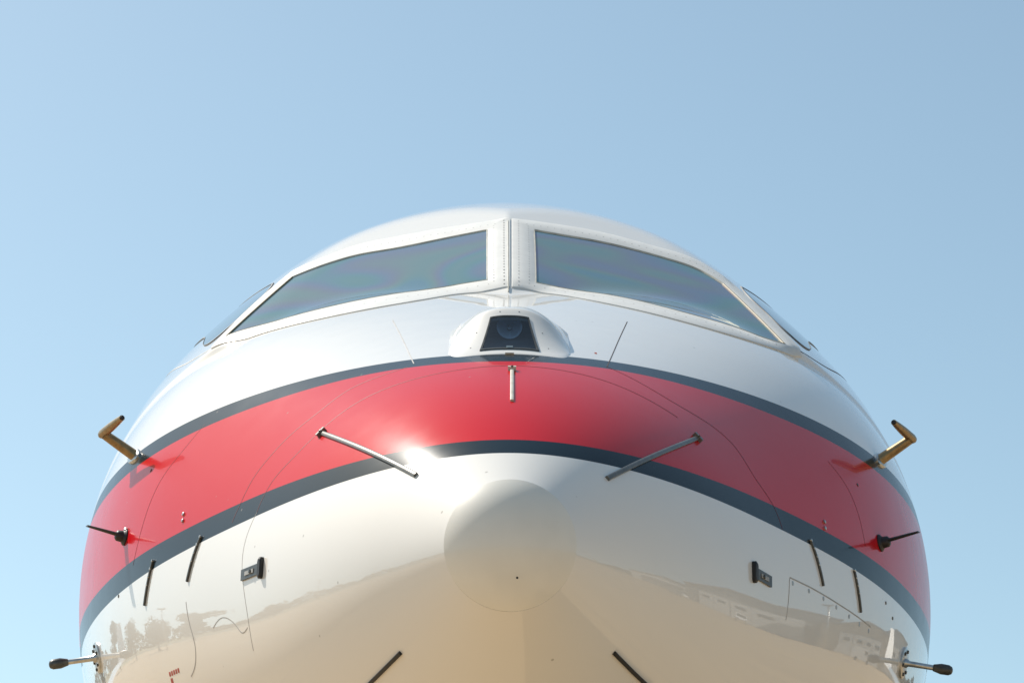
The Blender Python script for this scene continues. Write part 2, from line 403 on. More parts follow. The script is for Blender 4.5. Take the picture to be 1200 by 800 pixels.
def quad(name, x0, x1, y0, y1, z, mat, n=2):
    xs = np.linspace(x0, x1, n); ys = np.linspace(y0, y1, n)
    v = [(x, y, z) for x in xs for y in ys]
    return mesh_obj(name, v, [(i*n+j, (i+1)*n+j, (i+1)*n+j+1, i*n+j+1) for i in range(n-1) for j in range(n-1)], mat, smooth=False)
GRASSM = plain('dry_airfield_grass', (.20, .19, .10), .9, var=.3, scale=.05)
ASPH = plain('taxiway_asphalt', (.06, .058, .055), .9, var=.2, scale=.4)
YEL = plain('yellow_line_paint', (.55, .38, .05), .7, var=.2, scale=3)
tag(quad('ground', -6000, 6000, -6000, 6000, 0, GRASSM), kind='structure')
tag(quad('apron', -110, 150, -140, 120, .004, concrete()), kind='structure')
tag(quad('taxiway', -150, -126, -700, 700, .004, ASPH), kind='structure')
tag(quad('taxi_line', 21.9, 22.1, -120, 100, .008, YEL), kind='structure')

# ------------------------------------------------------------------ the aircraft
JET = tag(empty('business_jet'), 'white business jet with red and navy nose stripe, parked nose-on', 'aircraft')

# ---- fuselage skin
ys = np.concatenate([np.linspace(0.0340, .16, 38, endpoint=False), np.linspace(.16, 2.7, 360, endpoint=False), np.linspace(2.7, 5.6, 40, endpoint=False), np.linspace(5.6, 20.067, 70)])
NT = 720
th = (np.arange(NT)/NT)*2*math.pi
Y, T = np.meshgrid(ys, th, indexing='ij')
P = surf(Y, T)
n_s = len(ys)
verts = P.reshape(-1, 3)
me = bpy.data.meshes.new('fuselage_skin')
idx = np.arange(n_s*NT).reshape(n_s, NT)
q = np.stack([idx[:-1], idx[1:], np.roll(idx, -1, 1)[1:], np.roll(idx, -1, 1)[:-1]], -1).reshape(-1, 4)
vv = verts.copy(); vv[:, 2] += HN
me.vertices.add(len(vv)); me.vertices.foreach_set('co', vv.astype(np.float32).ravel())
me.loops.add(q.size); me.loops.foreach_set('vertex_index', q.astype(np.int32).ravel())
me.polygons.add(len(q)); me.polygons.foreach_set('loop_start', np.arange(0, q.size, 4, dtype=np.int32)); me.polygons.foreach_set('loop_total', np.full(len(q), 4, dtype=np.int32))
me.polygons.foreach_set('use_smooth', np.ones(len(q), dtype=bool))
me.update(calc_edges=True); me.validate()
# livery: the stripe edges are nearly level lines around the nose
EA = spline([0.4337,0.7006,0.885,1.076,1.32,1.568,1.867,2.267,2.867,5.867,20.07],[0.455,0.4812,0.4915,0.4876,0.4603,0.4239,0.3868,0.3528,0.3329,0.338,0.3451])
EB = spline([0.3464,0.6106,0.792,0.9796,1.173,1.369,1.618,1.917,2.267,2.867,5.867,20.07],[0.4181,0.4476,0.4583,0.4508,0.4299,0.4019,0.3645,0.3273,0.297,0.274,0.2788,0.2854])
EC = spline([0.02627,0.173,0.4337,0.7006,0.9796,1.271,1.568,1.867,2.367,2.867,5.867,20.07],[0.2113,0.2081,0.2018,0.1903,0.1667,0.1371,0.1045,0.07584,0.03773,0.01898,0.02229,0.02681])
ED = spline([0.02627,0.1212,0.3464,0.6106,0.885,1.173,1.469,1.867,2.367,2.867,5.867,20.07],[0.1773,0.1757,0.1652,0.1475,0.1241,0.09415,0.06033,0.01717,-0.02105,-0.03988,-0.03692,-0.03286])
yy = verts[:, 1]; zz = verts[:, 2]
a = me.attributes.new('livery', 'FLOAT_VECTOR', 'POINT')
a.data.foreach_set('vector', np.stack([zz-EA(yy), zz-EB(yy), zz-EC(yy)], -1).astype(np.float32).ravel())
a = me.attributes.new('livery_low', 'FLOAT', 'POINT'); a.data.foreach_set('value', (zz-ED(yy)).astype(np.float32))
me.materials.append(PAINT)
SKIN = bpy.data.objects.new('fuselage_skin', me); COL.objects.link(SKIN); SKIN.parent = JET

def curve_on_skin(pts, n, mode='spline'):
    p = np.array(pts, float)
    if len(p) < 3: t = np.linspace(0, 1, n); return p[0, 0]+(p[-1, 0]-p[0, 0])*t, p[0, 1]+(p[-1, 1]-p[0, 1])*t
    q3 = surf(p[:, 0], p[:, 1]); s = np.concatenate([[0], np.cumsum(np.linalg.norm(np.diff(q3, axis=0), axis=1))])
    t = np.linspace(0, s[-1], n)
    if mode == 'lin': return np.interp(t, s, p[:, 0]), np.interp(t, s, p[:, 1])
    return spline(s, p[:, 0])(t), spline(s, p[:, 1])(t)
def strip(name, pts, width, height, mat, parent, n=24, mode='spline', sink=.003):
    """a low bar that follows the skin"""
    cy, ct = curve_on_skin(pts, n, mode); c = surf(cy, ct); nn = normal(c)
    tg = np.gradient(c, axis=0); tg /= np.linalg.norm(tg, axis=1, keepdims=True)
    sd_ = np.cross(nn, tg)
    rings = []
    for i in range(n):
        rings.append([c[i]-sd_[i]*width/2-nn[i]*sink, c[i]-sd_[i]*width/2+nn[i]*height*.75, c[i]-sd_[i]*width*.32+nn[i]*height,
                      c[i]+sd_[i]*width*.32+nn[i]*height, c[i]+sd_[i]*width/2+nn[i]*height*.75, c[i]+sd_[i]*width/2-nn[i]*sink])
    f = grid_faces(n, 6, True) + [tuple(range(5, -1, -1)), tuple(range((n-1)*6, n*6))]
    return shade_auto(mesh_obj(name, np.array(rings).reshape(-1, 3), f, mat, parent, False, HN), 40)

# ---- radome cap
prof = []
RC, yo = 0.1609, -0.0136
rim = .1142
a1 = math.asin(rim/RC)
for i in range(26):
    a_ = a1*i/25; prof.append((RC*(1-math.cos(a_))+yo, RC*math.sin(a_)))
yr = prof[-1][0]
prof += [(yr+.0012, rim-.0004), (yr+.006, rim-.004), (yr+.05, rim-.03)]
mb = MB(); mb.lathe((0, 0, HN), (0, 1, 0), [(h, max(r, .0004)) for h, r in prof], 96)
cap = shade_auto(mb.build('radome_cap', CREAM, JET), 50)
tag(cap, 'round cream cap at the tip of the nose')
mb = MB(); mb.lathe((.012, yo+.001, HN-.062), (0, -1, -.42), [(0, .0022), (.0012, .0016)], 8); mb.build('drain_hole', BLACK, cap)

# ---- panel seams
gapmat = {'radome_inner': REDGAP, 'radome_outer_l': REDGAP, 'radome_outer_r': REDGAP, 'rear_l': REDGAP, 'rear_r': REDGAP, 'nose_panel_l': GREYGAP, 'nose_panel_r': GAP, 'hump_ring_l': GREYGAP, 'hump_ring_r': GREYGAP,
          'hatch_l': GREYGAP, 'hatch2_l': GREYGAP, 'hatch_r': GREYGAP, 'sill_l': GREYGAP}
for k, pts in SEAM.items():
    if k.startswith('hump_ring') or k == 'sill_l': continue
    w_ = {'rear_l': .0012, 'rear_r': .0012, 'hatch_l': .003, 'hatch_r': .003, 'hatch2_l': .0020}.get(k, .0022)
    md = 'lin' if k == 'hatch_r' else 'spline'
    if k == 'radome_inner':
        strip('panel_seam', pts[:5], .0015, .0004, GREYGAP, SKIN, 40); strip('panel_seam', pts[4:], .0022, .0004, REDGAP, SKIN, 90)
    else:
        strip('panel_seam', pts, w_, .0004, gapmat[k], SKIN, 60, md)

# ---- windscreen: panes, frames, seal beads, rivets
def resample(pts, n):
    y_, t_ = curve_on_skin(pts, n); return np.stack([y_, t_], -1)
def patch(name, top, bot, mat, parent, offs, nu=60, nv=20):
    A = resample(top, nu); B = resample(bot, nu)
    v_ = np.linspace(0, 1, nv)[:, None, None]
    g = A[None]*(1-v_)+B[None]*v_
    p = surf(g[..., 0], g[..., 1], offs)
    low = surf(g[..., 0], g[..., 1], -.006)
    V = list(p.reshape(-1, 3)); f = grid_faces(nv, nu)
    per = [j for j in range(nu)]+[i*nu+nu-1 for i in range(1, nv)]+[(nv-1)*nu+j for j in range(nu-2, -1, -1)]+[i*nu for i in range(nv-2, 0, -1)]
    b = len(V); V += [low.reshape(-1, 3)[i] for i in per]
    m_ = len(per)
    f += [(per[i], b+i, b+(i+1) % m_, per[(i+1) % m_]) for i in range(m_)]
    o = mesh_obj(name, np.array(V), f, mat, parent, True, HN)
    bm = bmesh.new(); bm.from_mesh(o.data); bmesh.ops.recalc_face_normals(bm, faces=bm.faces); bm.to_mesh(o.data); bm.free()
    return shade_auto(o, 40)
def loop(top, bot, nu=60, ne=16):
    A = resample(top, nu); B = resample(bot, nu)
    t = np.linspace(0, 1, ne)[:, None]
    return np.concatenate([A[:-1], (A[-1]*(1-t)+B[-1]*t)[:-1], B[::-1][:-1], (B[0]*(1-t)+A[0]*t)[:-1]])
def ring(name, inner, outer, mat, parent, prof):
    rows = []
    for u, h in prof:
        g = inner*(1-u)+outer*u; rows.append(surf(g[:, 0], g[:, 1], h))
    m_ = len(inner); V = np.stack(rows).reshape(-1, 3)
    o = mesh_obj(name, V, grid_faces(len(prof), m_, True), mat, parent, True, HN)
    bm = bmesh.new(); bm.from_mesh(o.data); bmesh.ops.recalc_face_normals(bm, faces=bm.faces); bm.to_mesh(o.data); bm.free()
    return shade_auto(o, 40)
frames = {}
for s in 'lr':
    pane = patch('windscreen_pane', PANE[s]['top'], PANE[s]['bot'], GLASS, JET, .0015)
    li = loop(PANE[s]['top'], PANE[s]['bot']); lo_ = loop(FRAME[s]['top'], FRAME[s]['bot'])
    fr = ring('windscreen_frame', li, lo_, FRAMEM, JET, [(0.0, -.004), (0.0, .0028), (.03, .0038), (.5, .0038), (.97, .0034), (1., .0024), (1., -.004)])
    frames[s] = fr
    ring('seal_bead', li+(li.mean(0)-li)*.004, li, SEAL, pane, [(-.6, -.002), (-.4, .0034), (.3, .0048), (1.2, .0050), (1.5, .001)])
    # rivets: rows along post, sill and header
    mb = MB()
    def rivet(g):
        c = surf(g[0], g[1], .0037); n_ = normal(c)
        mb.lathe((c[0], c[1], c[2]+HN), n_, [(-.001, .0022), (.0003, .0020), (.0005, .0010)], 6)
    nu, ne = 60, 16
    post_i = slice(nu-1, nu-1+ne-1)
    for fu in (.28, .72):
        seg = (li*(1-fu)+lo_*fu)[nu-1:nu-1+ne]
        for t_ in np.linspace(0, len(seg)-1, 24):
            i = int(min(t_, len(seg)-2)); rivet(seg[i]*(1-(t_-i))+seg[i+1]*(t_-i))
    seg = (li*.5+lo_*.5)
    for rng_ in (seg[2:nu-1], seg[nu+ne:nu+ne+nu-6]):
        for i in range(0, len(rng_), 2): rivet(rng_[i])
    tag(mb.build('rivets', RIVET, fr), kind='stuff')
# ridge seal on the centre post
strip('post_seam', [[1.533, math.pi/2], [1.767, math.pi/2], [2.037, math.pi/2]], .0020, .0038, SEAL, frames['r'], 30)
# sealant line along the outer edge of each pane, and the sill joint running aft
for s in 'lr':
    T0, B0 = PANE[s]['top'][0], PANE[s]['bot'][0]
    strip('edge_seal', [T0, [(T0[0]+B0[0])/2, (T0[1]+B0[1])/2], B0], .0050, .0052, GOLDSEAL, frames[s], 24)
    mir_ = lambda L_: [[y_, (t_ if s == 'l' else math.pi-t_)] for y_, t_ in L_]
    strip('sill_seam', mir_([(1.727, 2.440), (1.822, 2.488), (2.072, 2.534), (2.467, 2.570), (2.967, 2.590)]), .006, .0006, GAP if s == 'r' else GREYGAP, SKIN, 40)
# side windows (continue round the corner of the cockpit)
for s in 'lr':
    mir_ = lambda L_: [[y_, (t_ if s == 'l' else math.pi-t_)] for y_, t_ in L_]
    top = mir_([(2.232, 2.211), (2.378, 2.243), (2.527, 2.278), (2.717, 2.320), (2.917, 2.350)])
    bot = mir_([(2.217, 2.214), (2.044, 2.248), (1.957, 2.306), (1.877, 2.366), (1.862, 2.392), (2.167, 2.430), (2.567, 2.450), (2.867, 2.450)])
    sw = patch('side_window_pane', top, bot, GLASS, JET, .0015, 50, 12)
    li = loop(top, bot, 50, 12); c = li.mean(0)
    d3 = (li-c); lo_ = li+d3/np.linalg.norm(d3*[1, 1.], axis=1)[:, None]*.012
    ring('side_window_seal', li, lo_, SIDESEAL, sw, [(0., -.004), (0., .0022), (.2, .0030), (.8, .0026), (1., -.003)])

# ---- lamp blister on the nose
xs = np.linspace(-0.136, 0.136, 121); yh = np.linspace(0.683, 1.238, 190)
XH, YH = np.meshgrid(xs, yh, indexing='ij'); HH = hump(XH, YH)
ZH = skin_z(XH, YH)+HH-.002+.0022*np.clip(HH/.002, 0, 1)
LB, LT, LWB, LWT = 0.7074, 0.7953, 0.0588, 0.0396      # lens: bottom/top station and half widths
def in_lens(x, y, g=0): 
    u = (y-LB)/(LT-LB); return (u > -g*10) & (u < 1+g*10) & (np.abs(x) < LWB+(LWT-LWB)*u+g)
fl = []
for i in range(len(xs)-1):
    for j in range(len(yh)-1):
        if in_lens(.5*(xs[i]+xs[i+1]), .5*(yh[j]+yh[j+1]), -.001): continue
        if HH[i:i+2, j:j+2].max() <= 0: continue
        k = i*len(yh)+j; fl.append((k, k+len(yh), k+len(yh)+1, k+1))
HS = mesh_obj('lamp_housing', np.stack([XH, YH, ZH], -1).reshape(-1, 3), fl, WHITE, JET, True, HN)
bm = bmesh.new(); bm.from_mesh(HS.data); bmesh.ops.delete(bm, geom=[v for v in bm.verts if not v.link_faces], context='VERTS'); bm.to_mesh(HS.data); bm.free()
tag(HS, 'smooth white blister housing a lamp below the windscreen')
def hz(x, y, o=0.): return float(skin_z(np.array(x), np.array(y))+hump(np.array(x), np.array(y)))+o
def lens_pt(u, v, o, g=0.):      # u in -1..1 across, v in 0..1 up the face
    y = LB+(LT-LB)*v; hw = LWB+(LWT-LWB)*v+g; x = u*hw
    return (x, y, hz(x, y, o)+HN)
gv = [lens_pt(u, v, .0012) for v in np.linspace(0, 1, 9) for u in np.linspace(-1, 1, 13)]
mesh_obj('lens_pane', gv, grid_faces(9, 13), LENS, HS, True)
# bezel around the lens
per = [(u, 0.) for u in np.linspace(-1, 1, 14)]+[(1., v) for v in np.linspace(0, 1, 12)[1:]]+[(u, 1.) for u in np.linspace(1, -1, 12)[1:]]+[(-1., v) for v in np.linspace(1, 0, 12)[1:-1]]
def bez(o, g): return [lens_pt(u*(1+g/.05), .5+(v-.5)*(1+g/.045), o) for u, v in per]
mb = MB(); mb.loft([bez(-.004, -.0022), bez(.0028, -.0020), bez(.0032, .0016), bez(-.004, .0022)], False)
shade_auto(mb.build('lens_bezel', DARKM, HS), 40)
# lamp bay liner and lamp
front = [lens_pt(-1, 0, -.003), lens_pt(1, 0, -.003), lens_pt(1, 1, -.003), lens_pt(-1, 1, -.003)]
back = [(-0.0489, 0.8757, HN+0.5639), (0.0489, 0.8757, HN+0.5639), (0.0352, 0.8850, HN+0.6185), (-0.0352, 0.8850, HN+0.6185)]
MB().add(front+back, [(0, 1, 5, 4), (1, 2, 6, 5), (2, 3, 7, 6), (3, 0, 4, 7), (4, 5, 6, 7)]).build('lamp_bay', BAY, HS)
mb = MB(); mb.lathe((0.0000, 0.8337, HN+0.5663), (0, -1, -.05), [(0, .005), (.006, .013), (.014, .020), (.024, .0245), (.025, .0265), (.022, .027)], 28, False)
mb.build('lamp_reflector', GLOWBLUE, HS, True)
mb = MB(); mb.lathe((0.0000, 0.8318, HN+0.5663), (0, -1, -.05), [(0, .003), (.008, .005), (.016, .004), (.018, .001)], 12); mb.build('lamp_bulb', STEEL, HS, True)
mb = MB()
for u, v in ((-1.45, .2), (-1.5, .7), (1.45, .2), (1.5, .7), (-.55, 1.16), (.55, 1.16)):
    p = Vector(lens_pt(u, v, .0)); mb.lathe(p, (0, -.7, .7), [(-.001, .0017), (.0005, .0014)], 8)
tag(mb.build('housing_screws', DARKM, HS), kind='stuff')
MB().box(lens_pt(0, .04, .003), (.013, .003, .004)).build('lens_tab', STEEL, HS)
MB().box((0, 0.6852, HN+0.4796), (.018, .006, .003), (Vector((1, 0, 0)), Vector((0, .93, .37)), Vector((0, -.37, .93)))).build('drain_tab', STEEL, HS)

# ---- lightning diverter strips
for k, pts in DIVERT.items():
    wd, ht, mt = (.0095, .0052, DIVM) if k[1] in '01' else ((.0075, .005, BLACK) if k[1] == '2' else (.0070, .0045, DARKM))
    if k == 'd0': wd, ht, mt = .0070, .004, SEAL
    st = strip('diverter_strip', pts, wd, ht, mt, JET, 24)
    p0 = np.array(pts[0]); c = surf(p0[0], p0[1]); n_ = normal(c); p1 = surf(*[np.array(v) for v in np.array(pts[-1])])
    tg = p1-c; tg -= n_*(tg@n_); tg /= np.linalg.norm(tg); sd_ = np.cross(n_, tg)
    ax = (Vector(sd_), Vector(tg), Vector(n_)); cc = Vector(c+n_*.004); cc.z += HN
    if k[1] in '01':
        MB().box(cc-ax[1]*.002, (wd*2.3, .008, .009), ax).build('diverter_foot', mt, st)
        MB().lathe(cc, ax[2], [(.003, .0028), (.0062, .0024), (.0066, .001)], 8).build('foot_screw', DARKM, st)
    elif k[1] in '34':
        cy_, ct_ = curve_on_skin(pts, 12)
        for q_ in (0, 2, 4, 6):                       # bright metal segments along the upper part of the strip
            c_ = surf(cy_[q_], ct_[q_]); n3 = Vector(normal(c_)); c_ = Vector(c_); c_.z += HN
            MB().lathe(c_, n3, [(.001, .0034), (.0052, .0031), (.0058, .001)], 8).build('strip_segment', STEEL, st)

# ---- probes and vanes
def frame_at(key, tilt=0.):
    y_, t_ = SPOT[key]; c = surf(np.array(y_), np.array(t_)); n_ = normal(c); f = np.array([0, -1., 0]); f -= n_*(f@n_); f /= np.linalg.norm(f)
    c = Vector(c); c.z += HN
    return c, Vector(n_), Vector(f), Vector(n_).cross(Vector(f))
def foil(c, chord, thick, ax, n=14):
    pts = []
    for i in range(n):
        t_ = 2*math.pi*i/n; x = math.cos(t_); y = math.sin(t_)
        pts.append(c+ax[0]*(x*chord/2)+ax[1]*(y*thick/2*(.55+.45*x)))
    return pts
for s in 'lr':
    sgn = -1 if s == 'l' else 1
    # L shaped pitot probe
    c, n_, f, sd_ = frame_at('pitot_'+s)
    up_ = Vector((0, 0, 1))
    out = (n_+up_*.17).normalized()
    e = empty('pitot_probe', c); e.parent = JET
    def B(mb, name, mat, smooth=True):
        o = mb.build(name, mat, e, smooth); o.matrix_parent_inverse = Matrix.Translation(-c); return shade_auto(o, 45)
    ax = (f, sd_, n_)
    base = [[c+n_*h+f*(math.cos(t_)*.046*r)+sd_*(math.sin(t_)*.020*r) for t_ in [2*math.pi*i/28 for i in range(28)]] for h, r in ((-.004, 1), (.004, 1), (.007, .9), (.009, .5))]
    B(MB().loft(base), 'base_plate', STEEL)
    rings = [foil(c+out*h-f*(.010*h/.1), ch, tk, (f, sd_)) for h, ch, tk in ((.0, .076, .046), (.011, .066, .040), (.045, .062, .038), (.090, .056, .034))]
    B(MB().loft(rings), 'strut', BRONZE)
    top = c+out*.093-f*.010
    hd = (f*1.0+up_*.30+Vector((-sgn*.16, 0, 0))).normalized()
    B(MB().lathe(top-hd*.016, hd, [(0, .0055), (.009, .0095), (.022, .0112), (.08, .0106), (.12, .0088), (.15, .0068)], 20), 'probe_head', BRONZE)
    B(MB().lathe(top+hd*.115, hd, [(-.004, .0070), (.010, .0060), (.024, .0044)], 16), 'probe_tip', BLACK)
    # angle-of-attack vane
    c, n_, f, sd_ = frame_at('vane_'+s)
    e = empty('angle_vane', c); e.parent = JET
    B(MB().lathe(c, n_, [(-.004, .020), (.003, .020), (.008, .0135), (.020, .0125), (.024, .008)], 20), 'hub', BLACK)
    B(MB().loft([foil(c+n_*h-f*b_+up_*(h*.10), ch, tk, (f, sd_), 10) for h, b_, ch, tk in ((.014, .0, .028, .014), (.035, .006, .032, .0125), (.065, .012, .030, .010), (.088, .017, .025, .0075))]), 'blade', BLACK)
    if s == 'l': B(MB().lathe(c+f*.004+up_*.016, (n_+up_).normalized(), [(-.004, .006), (.004, .005), (.006, .002)], 10), 'hub_screw', STEEL)
    # round-flange total temperature probe
    c, n_, f, sd_ = frame_at('probe_'+s)
    e = empty('temperature_probe', c); e.parent = JET
    fl_ = B(MB().lathe(c, n_, [(-.004, .037), (.004, .037), (.0055, .034), (.006, .018)], 32), 'flange', STEEL)
    mb = MB()
    for i in range(6):
        a_ = i*math.pi/3+.3; mb.lathe(c+f*(.028*math.cos(a_))+sd_*(.028*math.sin(a_)), n_, [(.004, .0045), (.0085, .0042), (.0092, .002)], 8)
    o = B(mb, 'flange_bolts', DARKM); o['kind'] = 'stuff'
    B(MB().lathe(c, n_, [(0, .011), (.010, .0105), (.014, .0068), (.078, .0062)], 16), 'stem', STEEL if s == 'l' else STEEL)
    B(MB().lathe(c+n_*.072, n_, [(0, .008), (.006, .0095), (.018, .0125), (.036, .012), (.043, .0085), (.045, .004)], 20), 'sensor_head', DARKM)
    # latch on the radome edge
    (y0, t0), (y1, t1) = SPOT['latch_'+s], SPOT['latch_'+s+'e']
    A_ = surf(np.array(y0), np.array(t0)); B_ = surf(np.array(y1), np.array(t1)); n2 = normal(A_); d = B_-A_; L = np.linalg.norm(d); d /= L; w3 = np.cross(n2, d)
    ax = (Vector(d), Vector(w3), Vector(n2)); cc = Vector((A_+B_)/2+n2*.001); cc.z += HN
    e = empty('radome_latch', cc); e.parent = JET; ci = cc.copy()
    def B2(mb, name, mat):
        o = mb.build(name, mat, e); o.matrix_parent_inverse = Matrix.Translation(-ci); return o
    B2(MB().box(cc-ax[0]*.006, (L+.012, .022, .006), ax), 'latch_plate', DARKM)
    B2(MB().box(cc-ax[0]*.012+ax[2]*.003, (L*.5, .008, .003), ax), 'latch_lever', RIVET)
    B2(MB().lathe(cc-ax[0]*.004+ax[2]*.004, ax[2], [(0, .0045), (.003, .004), (.0034, .001)], 10), 'latch_screw', DARKM)
    pe = Vector(B_+n2*.001); pe.z += HN
    rg = []
    for h, r in ((-.002, 1), (.005, 1), (.0075, .8)):
        rg.append([pe+ax[2]*h+ax[0]*(math.copysign(abs(math.cos(t_))**.6, math.cos(t_))*.0075*r)+ax[1]*(math.copysign(abs(math.sin(t_))**.5, math.sin(t_))*.0215*r) for t_ in [2*math.pi*i/24 for i in range(24)]])
    B2(MB().loft(rg), 'latch_hook', BLACK)
# small fasteners and drain dots on the skin
def dot(key, r, mat, h=.0012, stretch=1.):
    y_, t_ = key if isinstance(key, list) else SPOT[key]
    c = surf(np.array(y_), np.array(t_)); n_ = Vector(normal(c)); c = Vector(c); c.z += HN
    return MB().lathe(c, n_, [(-.002, r), (h, r), (h*1.3, r*.6)], 10).build('fastener', mat, SKIN)
for k in ('dot1', 'dot2'):
    y_, t_ = SPOT[k]; sg = 1 if math.cos(t_) > 0 else -1
    for d_ in (-.014, .014): dot([y_+d_*.3, t_+d_*.7*sg], .0045, STEEL, .003)
for k in ('dot3', 'dot4', 'dot5', 'dot6', 'dot7'): dot(k, .004, DARKM)
FAST = plain('blue_grey_fastener', (.36, .42, .46), .5, var=.1)
for p in HATCHDOT: dot(p, .0050, FAST, .0006)
# faded red stencil marks (too small in the photograph to read)
for k, n_m, sz in (('mark1', 2, .006), ('mark2', 5, .011), ('mark3', 1, .016)):
    y_, t_ = SPOT[k]
    for i in range(n_m):
        o_ = (i-(n_m-1)/2)
        strip('stencil_mark', [[y_+o_*sz*1.2, t_+.001*o_], [y_+o_*sz*1.2+sz*.8, t_+.001*o_]], sz*.9 if k != 'mark3' else .012, .0004, REDM, SKIN, 3)

# ---- rest of the aircraft behind the nose
def wing(name, secs, parent=JET, mat=WHITE, flip=False):
    """secs: (x, y_le, z, chord, thick)"""
    rg = []
    for x, y, z, c, tk, vert in secs:
        r = []
        for i in range(24):
            t_ = 2*math.pi*i/24; u = .5-.5*math.cos(t_); h = math.sin(t_)*math.sqrt(max(u, 0))*1.2*tk*.5*(1-.55*u)
            r.append((x+(h if vert else 0), y+c*u, z+(0 if vert else h)))
        rg.append(r)
    o = MB().loft(rg).build(name, mat, parent); return shade_auto(o, 45)
for sg in (-1, 1):
    w = wing('wing', [(sg*.2, 7.2, 1.12, 4.6, .52, 0), (sg*1.3, 7.9, 1.16, 3.9, .44, 0), (sg*4.2, 9.6, 1.38, 2.5, .26, 0), (sg*8.9, 12.2, 1.74, 1.15, .10, 0)])
    wing('winglet', [(sg*8.9, 12.2, 1.74, 1.15, .09, 0), (sg*9.25, 12.6, 1.95, .95, .07, 0), (sg*9.6, 13.3, 2.75, .5, .04, 0)], w)
    wing('tailplane', [(sg*.05, 18.9, 6.05, 2.0, .2, 0), (sg*3.3, 20.3, 6.1, 1.0, .08, 0)])
    nac = shade_auto(MB().lathe((sg*1.95, 12.9, 2.75), (0, 1, 0), [(.35, .42), (.12, .44), (.02, .48), (0, .52), (.03, .56), (.3, .63), (1.2, .67), (2.4, .60), (3.5, .42), (3.55, .38), (3.2, .36)], 36, False).build('engine_nacelle', WHITE, JET), 40)
    MB().lathe((sg*1.95, 13.3, 2.75), (0, -1, 0), [(0, .43), (.02, .43), (.03, .16), (.12, .10), (.2, .01)], 24).build('fan_face', DARKM, nac)
    shade_auto(MB().box((sg*1.35, 14.6, 2.68), (.7, 1.9, .16)).build('pylon', WHITE, nac), 30)
    for k_ in (0, 1):
        e = empty('main_wheel', (sg*(1.35+.28*k_), 10.6, .36)); e.parent = JET
        o = MB().lathe((-.1, 0, 0), (1, 0, 0), [(.0, .22), (.01, .32), (.05, .355), (.15, .355), (.19, .32), (.2, .22)], 28).build('tyre', TYRE, e, True)
        MB().lathe((-.085, 0, 0), (1, 0, 0), [(0, .19), (.02, .20), (.15, .20), (.17, .19)], 20).build('rim', STEEL, e)
    MB().lathe((sg*1.49, 10.6, .3), (0, .05, 1), [(0, .06), (.3, .06), (.32, .085), (.85, .085)], 16).build('main_gear_leg', STEEL, JET, True)
wing('tail_fin', [(0, 15.6, 3.1, 4.2, .34, 1), (0, 18.4, 6.05, 2.4, .22, 1)])
# nose gear
leg = shade_auto(MB().lathe((0, 2.62, .25), (0, .04, 1), [(0, .035), (.35, .035), (.36, .055), (.95, .055)], 18).build('nose_gear_leg', STEEL, JET), 40)
MB().lathe((-.16, 2.62, .25), (1, 0, 0), [(0, .025), (.32, .025)], 12).build('axle', STEEL, leg)
MB().box((0, 2.70, .55), (.05, .12, .28)).build('torque_link', STEEL, leg)
for sg in (-1, 1):
    e = empty('nose_wheel', (sg*.15, 2.62, .245)); e.parent = JET
    MB().lathe((-.055, 0, 0), (1, 0, 0), [(0, .15), (.008, .21), (.03, .24), (.08, .24), (.102, .21), (.11, .15)], 28).build('tyre', TYRE, e, True)
    MB().lathe((-.05, 0, 0), (1, 0, 0), [(0, .12), (.015, .135), (.085, .135), (.10, .12)], 20).build('rim', STEEL, e)
    MB().box((sg*.30, 2.55, .80), (.012, .95, .34)).build('gear_door', WHITE, JET)

# ------------------------------------------------------------------ airfield around (seen as reflections in the paint)
LEAF = plain('tree_leaf', (.040, .048, .024), .7, var=.45, scale=.2)
BARK = plain('tree_bark', (.09, .07, .05), .9, var=.3, scale=4)
def leaf_mass(n, sampler, size):
    c = sampler(n); k = len(c)
    a_ = rng.normal(size=(k, 3)); a_ /= np.linalg.norm(a_, axis=1, keepdims=True)
    b_ = np.cross(a_, rng.normal(size=(k, 3))); b_ /= np.linalg.norm(b_, axis=1, keepdims=True)
    sz = size*(.6+.8*rng.random((k, 1)))
    v = np.stack([c-a_*sz-b_*sz*.6, c+a_*sz-b_*sz*.6, c+a_*sz+b_*sz*.6, c-a_*sz+b_*sz*.6], 1).reshape(-1, 3)
    return v, np.arange(k*4).reshape(-1, 4).tolist()
# far wood all round the field
def wood(n):
    az = rng.random(n)*2*math.pi; r = 330+rng.random(n)*40
    hh = 8.5+2.5*np.sin(az*23)+1.8*np.sin(az*61+1)+1.2*np.sin(az*140)
    z = rng.random(n)**.8*np.maximum(hh, 2)
    return np.stack([np.sin(az)*r, np.cos(az)*r, z], -1)
v, f = leaf_mass(26000, wood, 1.1)
tag(mesh_obj('distant_wood', v, f, LEAF, None, False), 'low dark band of distant trees ringing the airfield', 'woodland', kind='stuff')
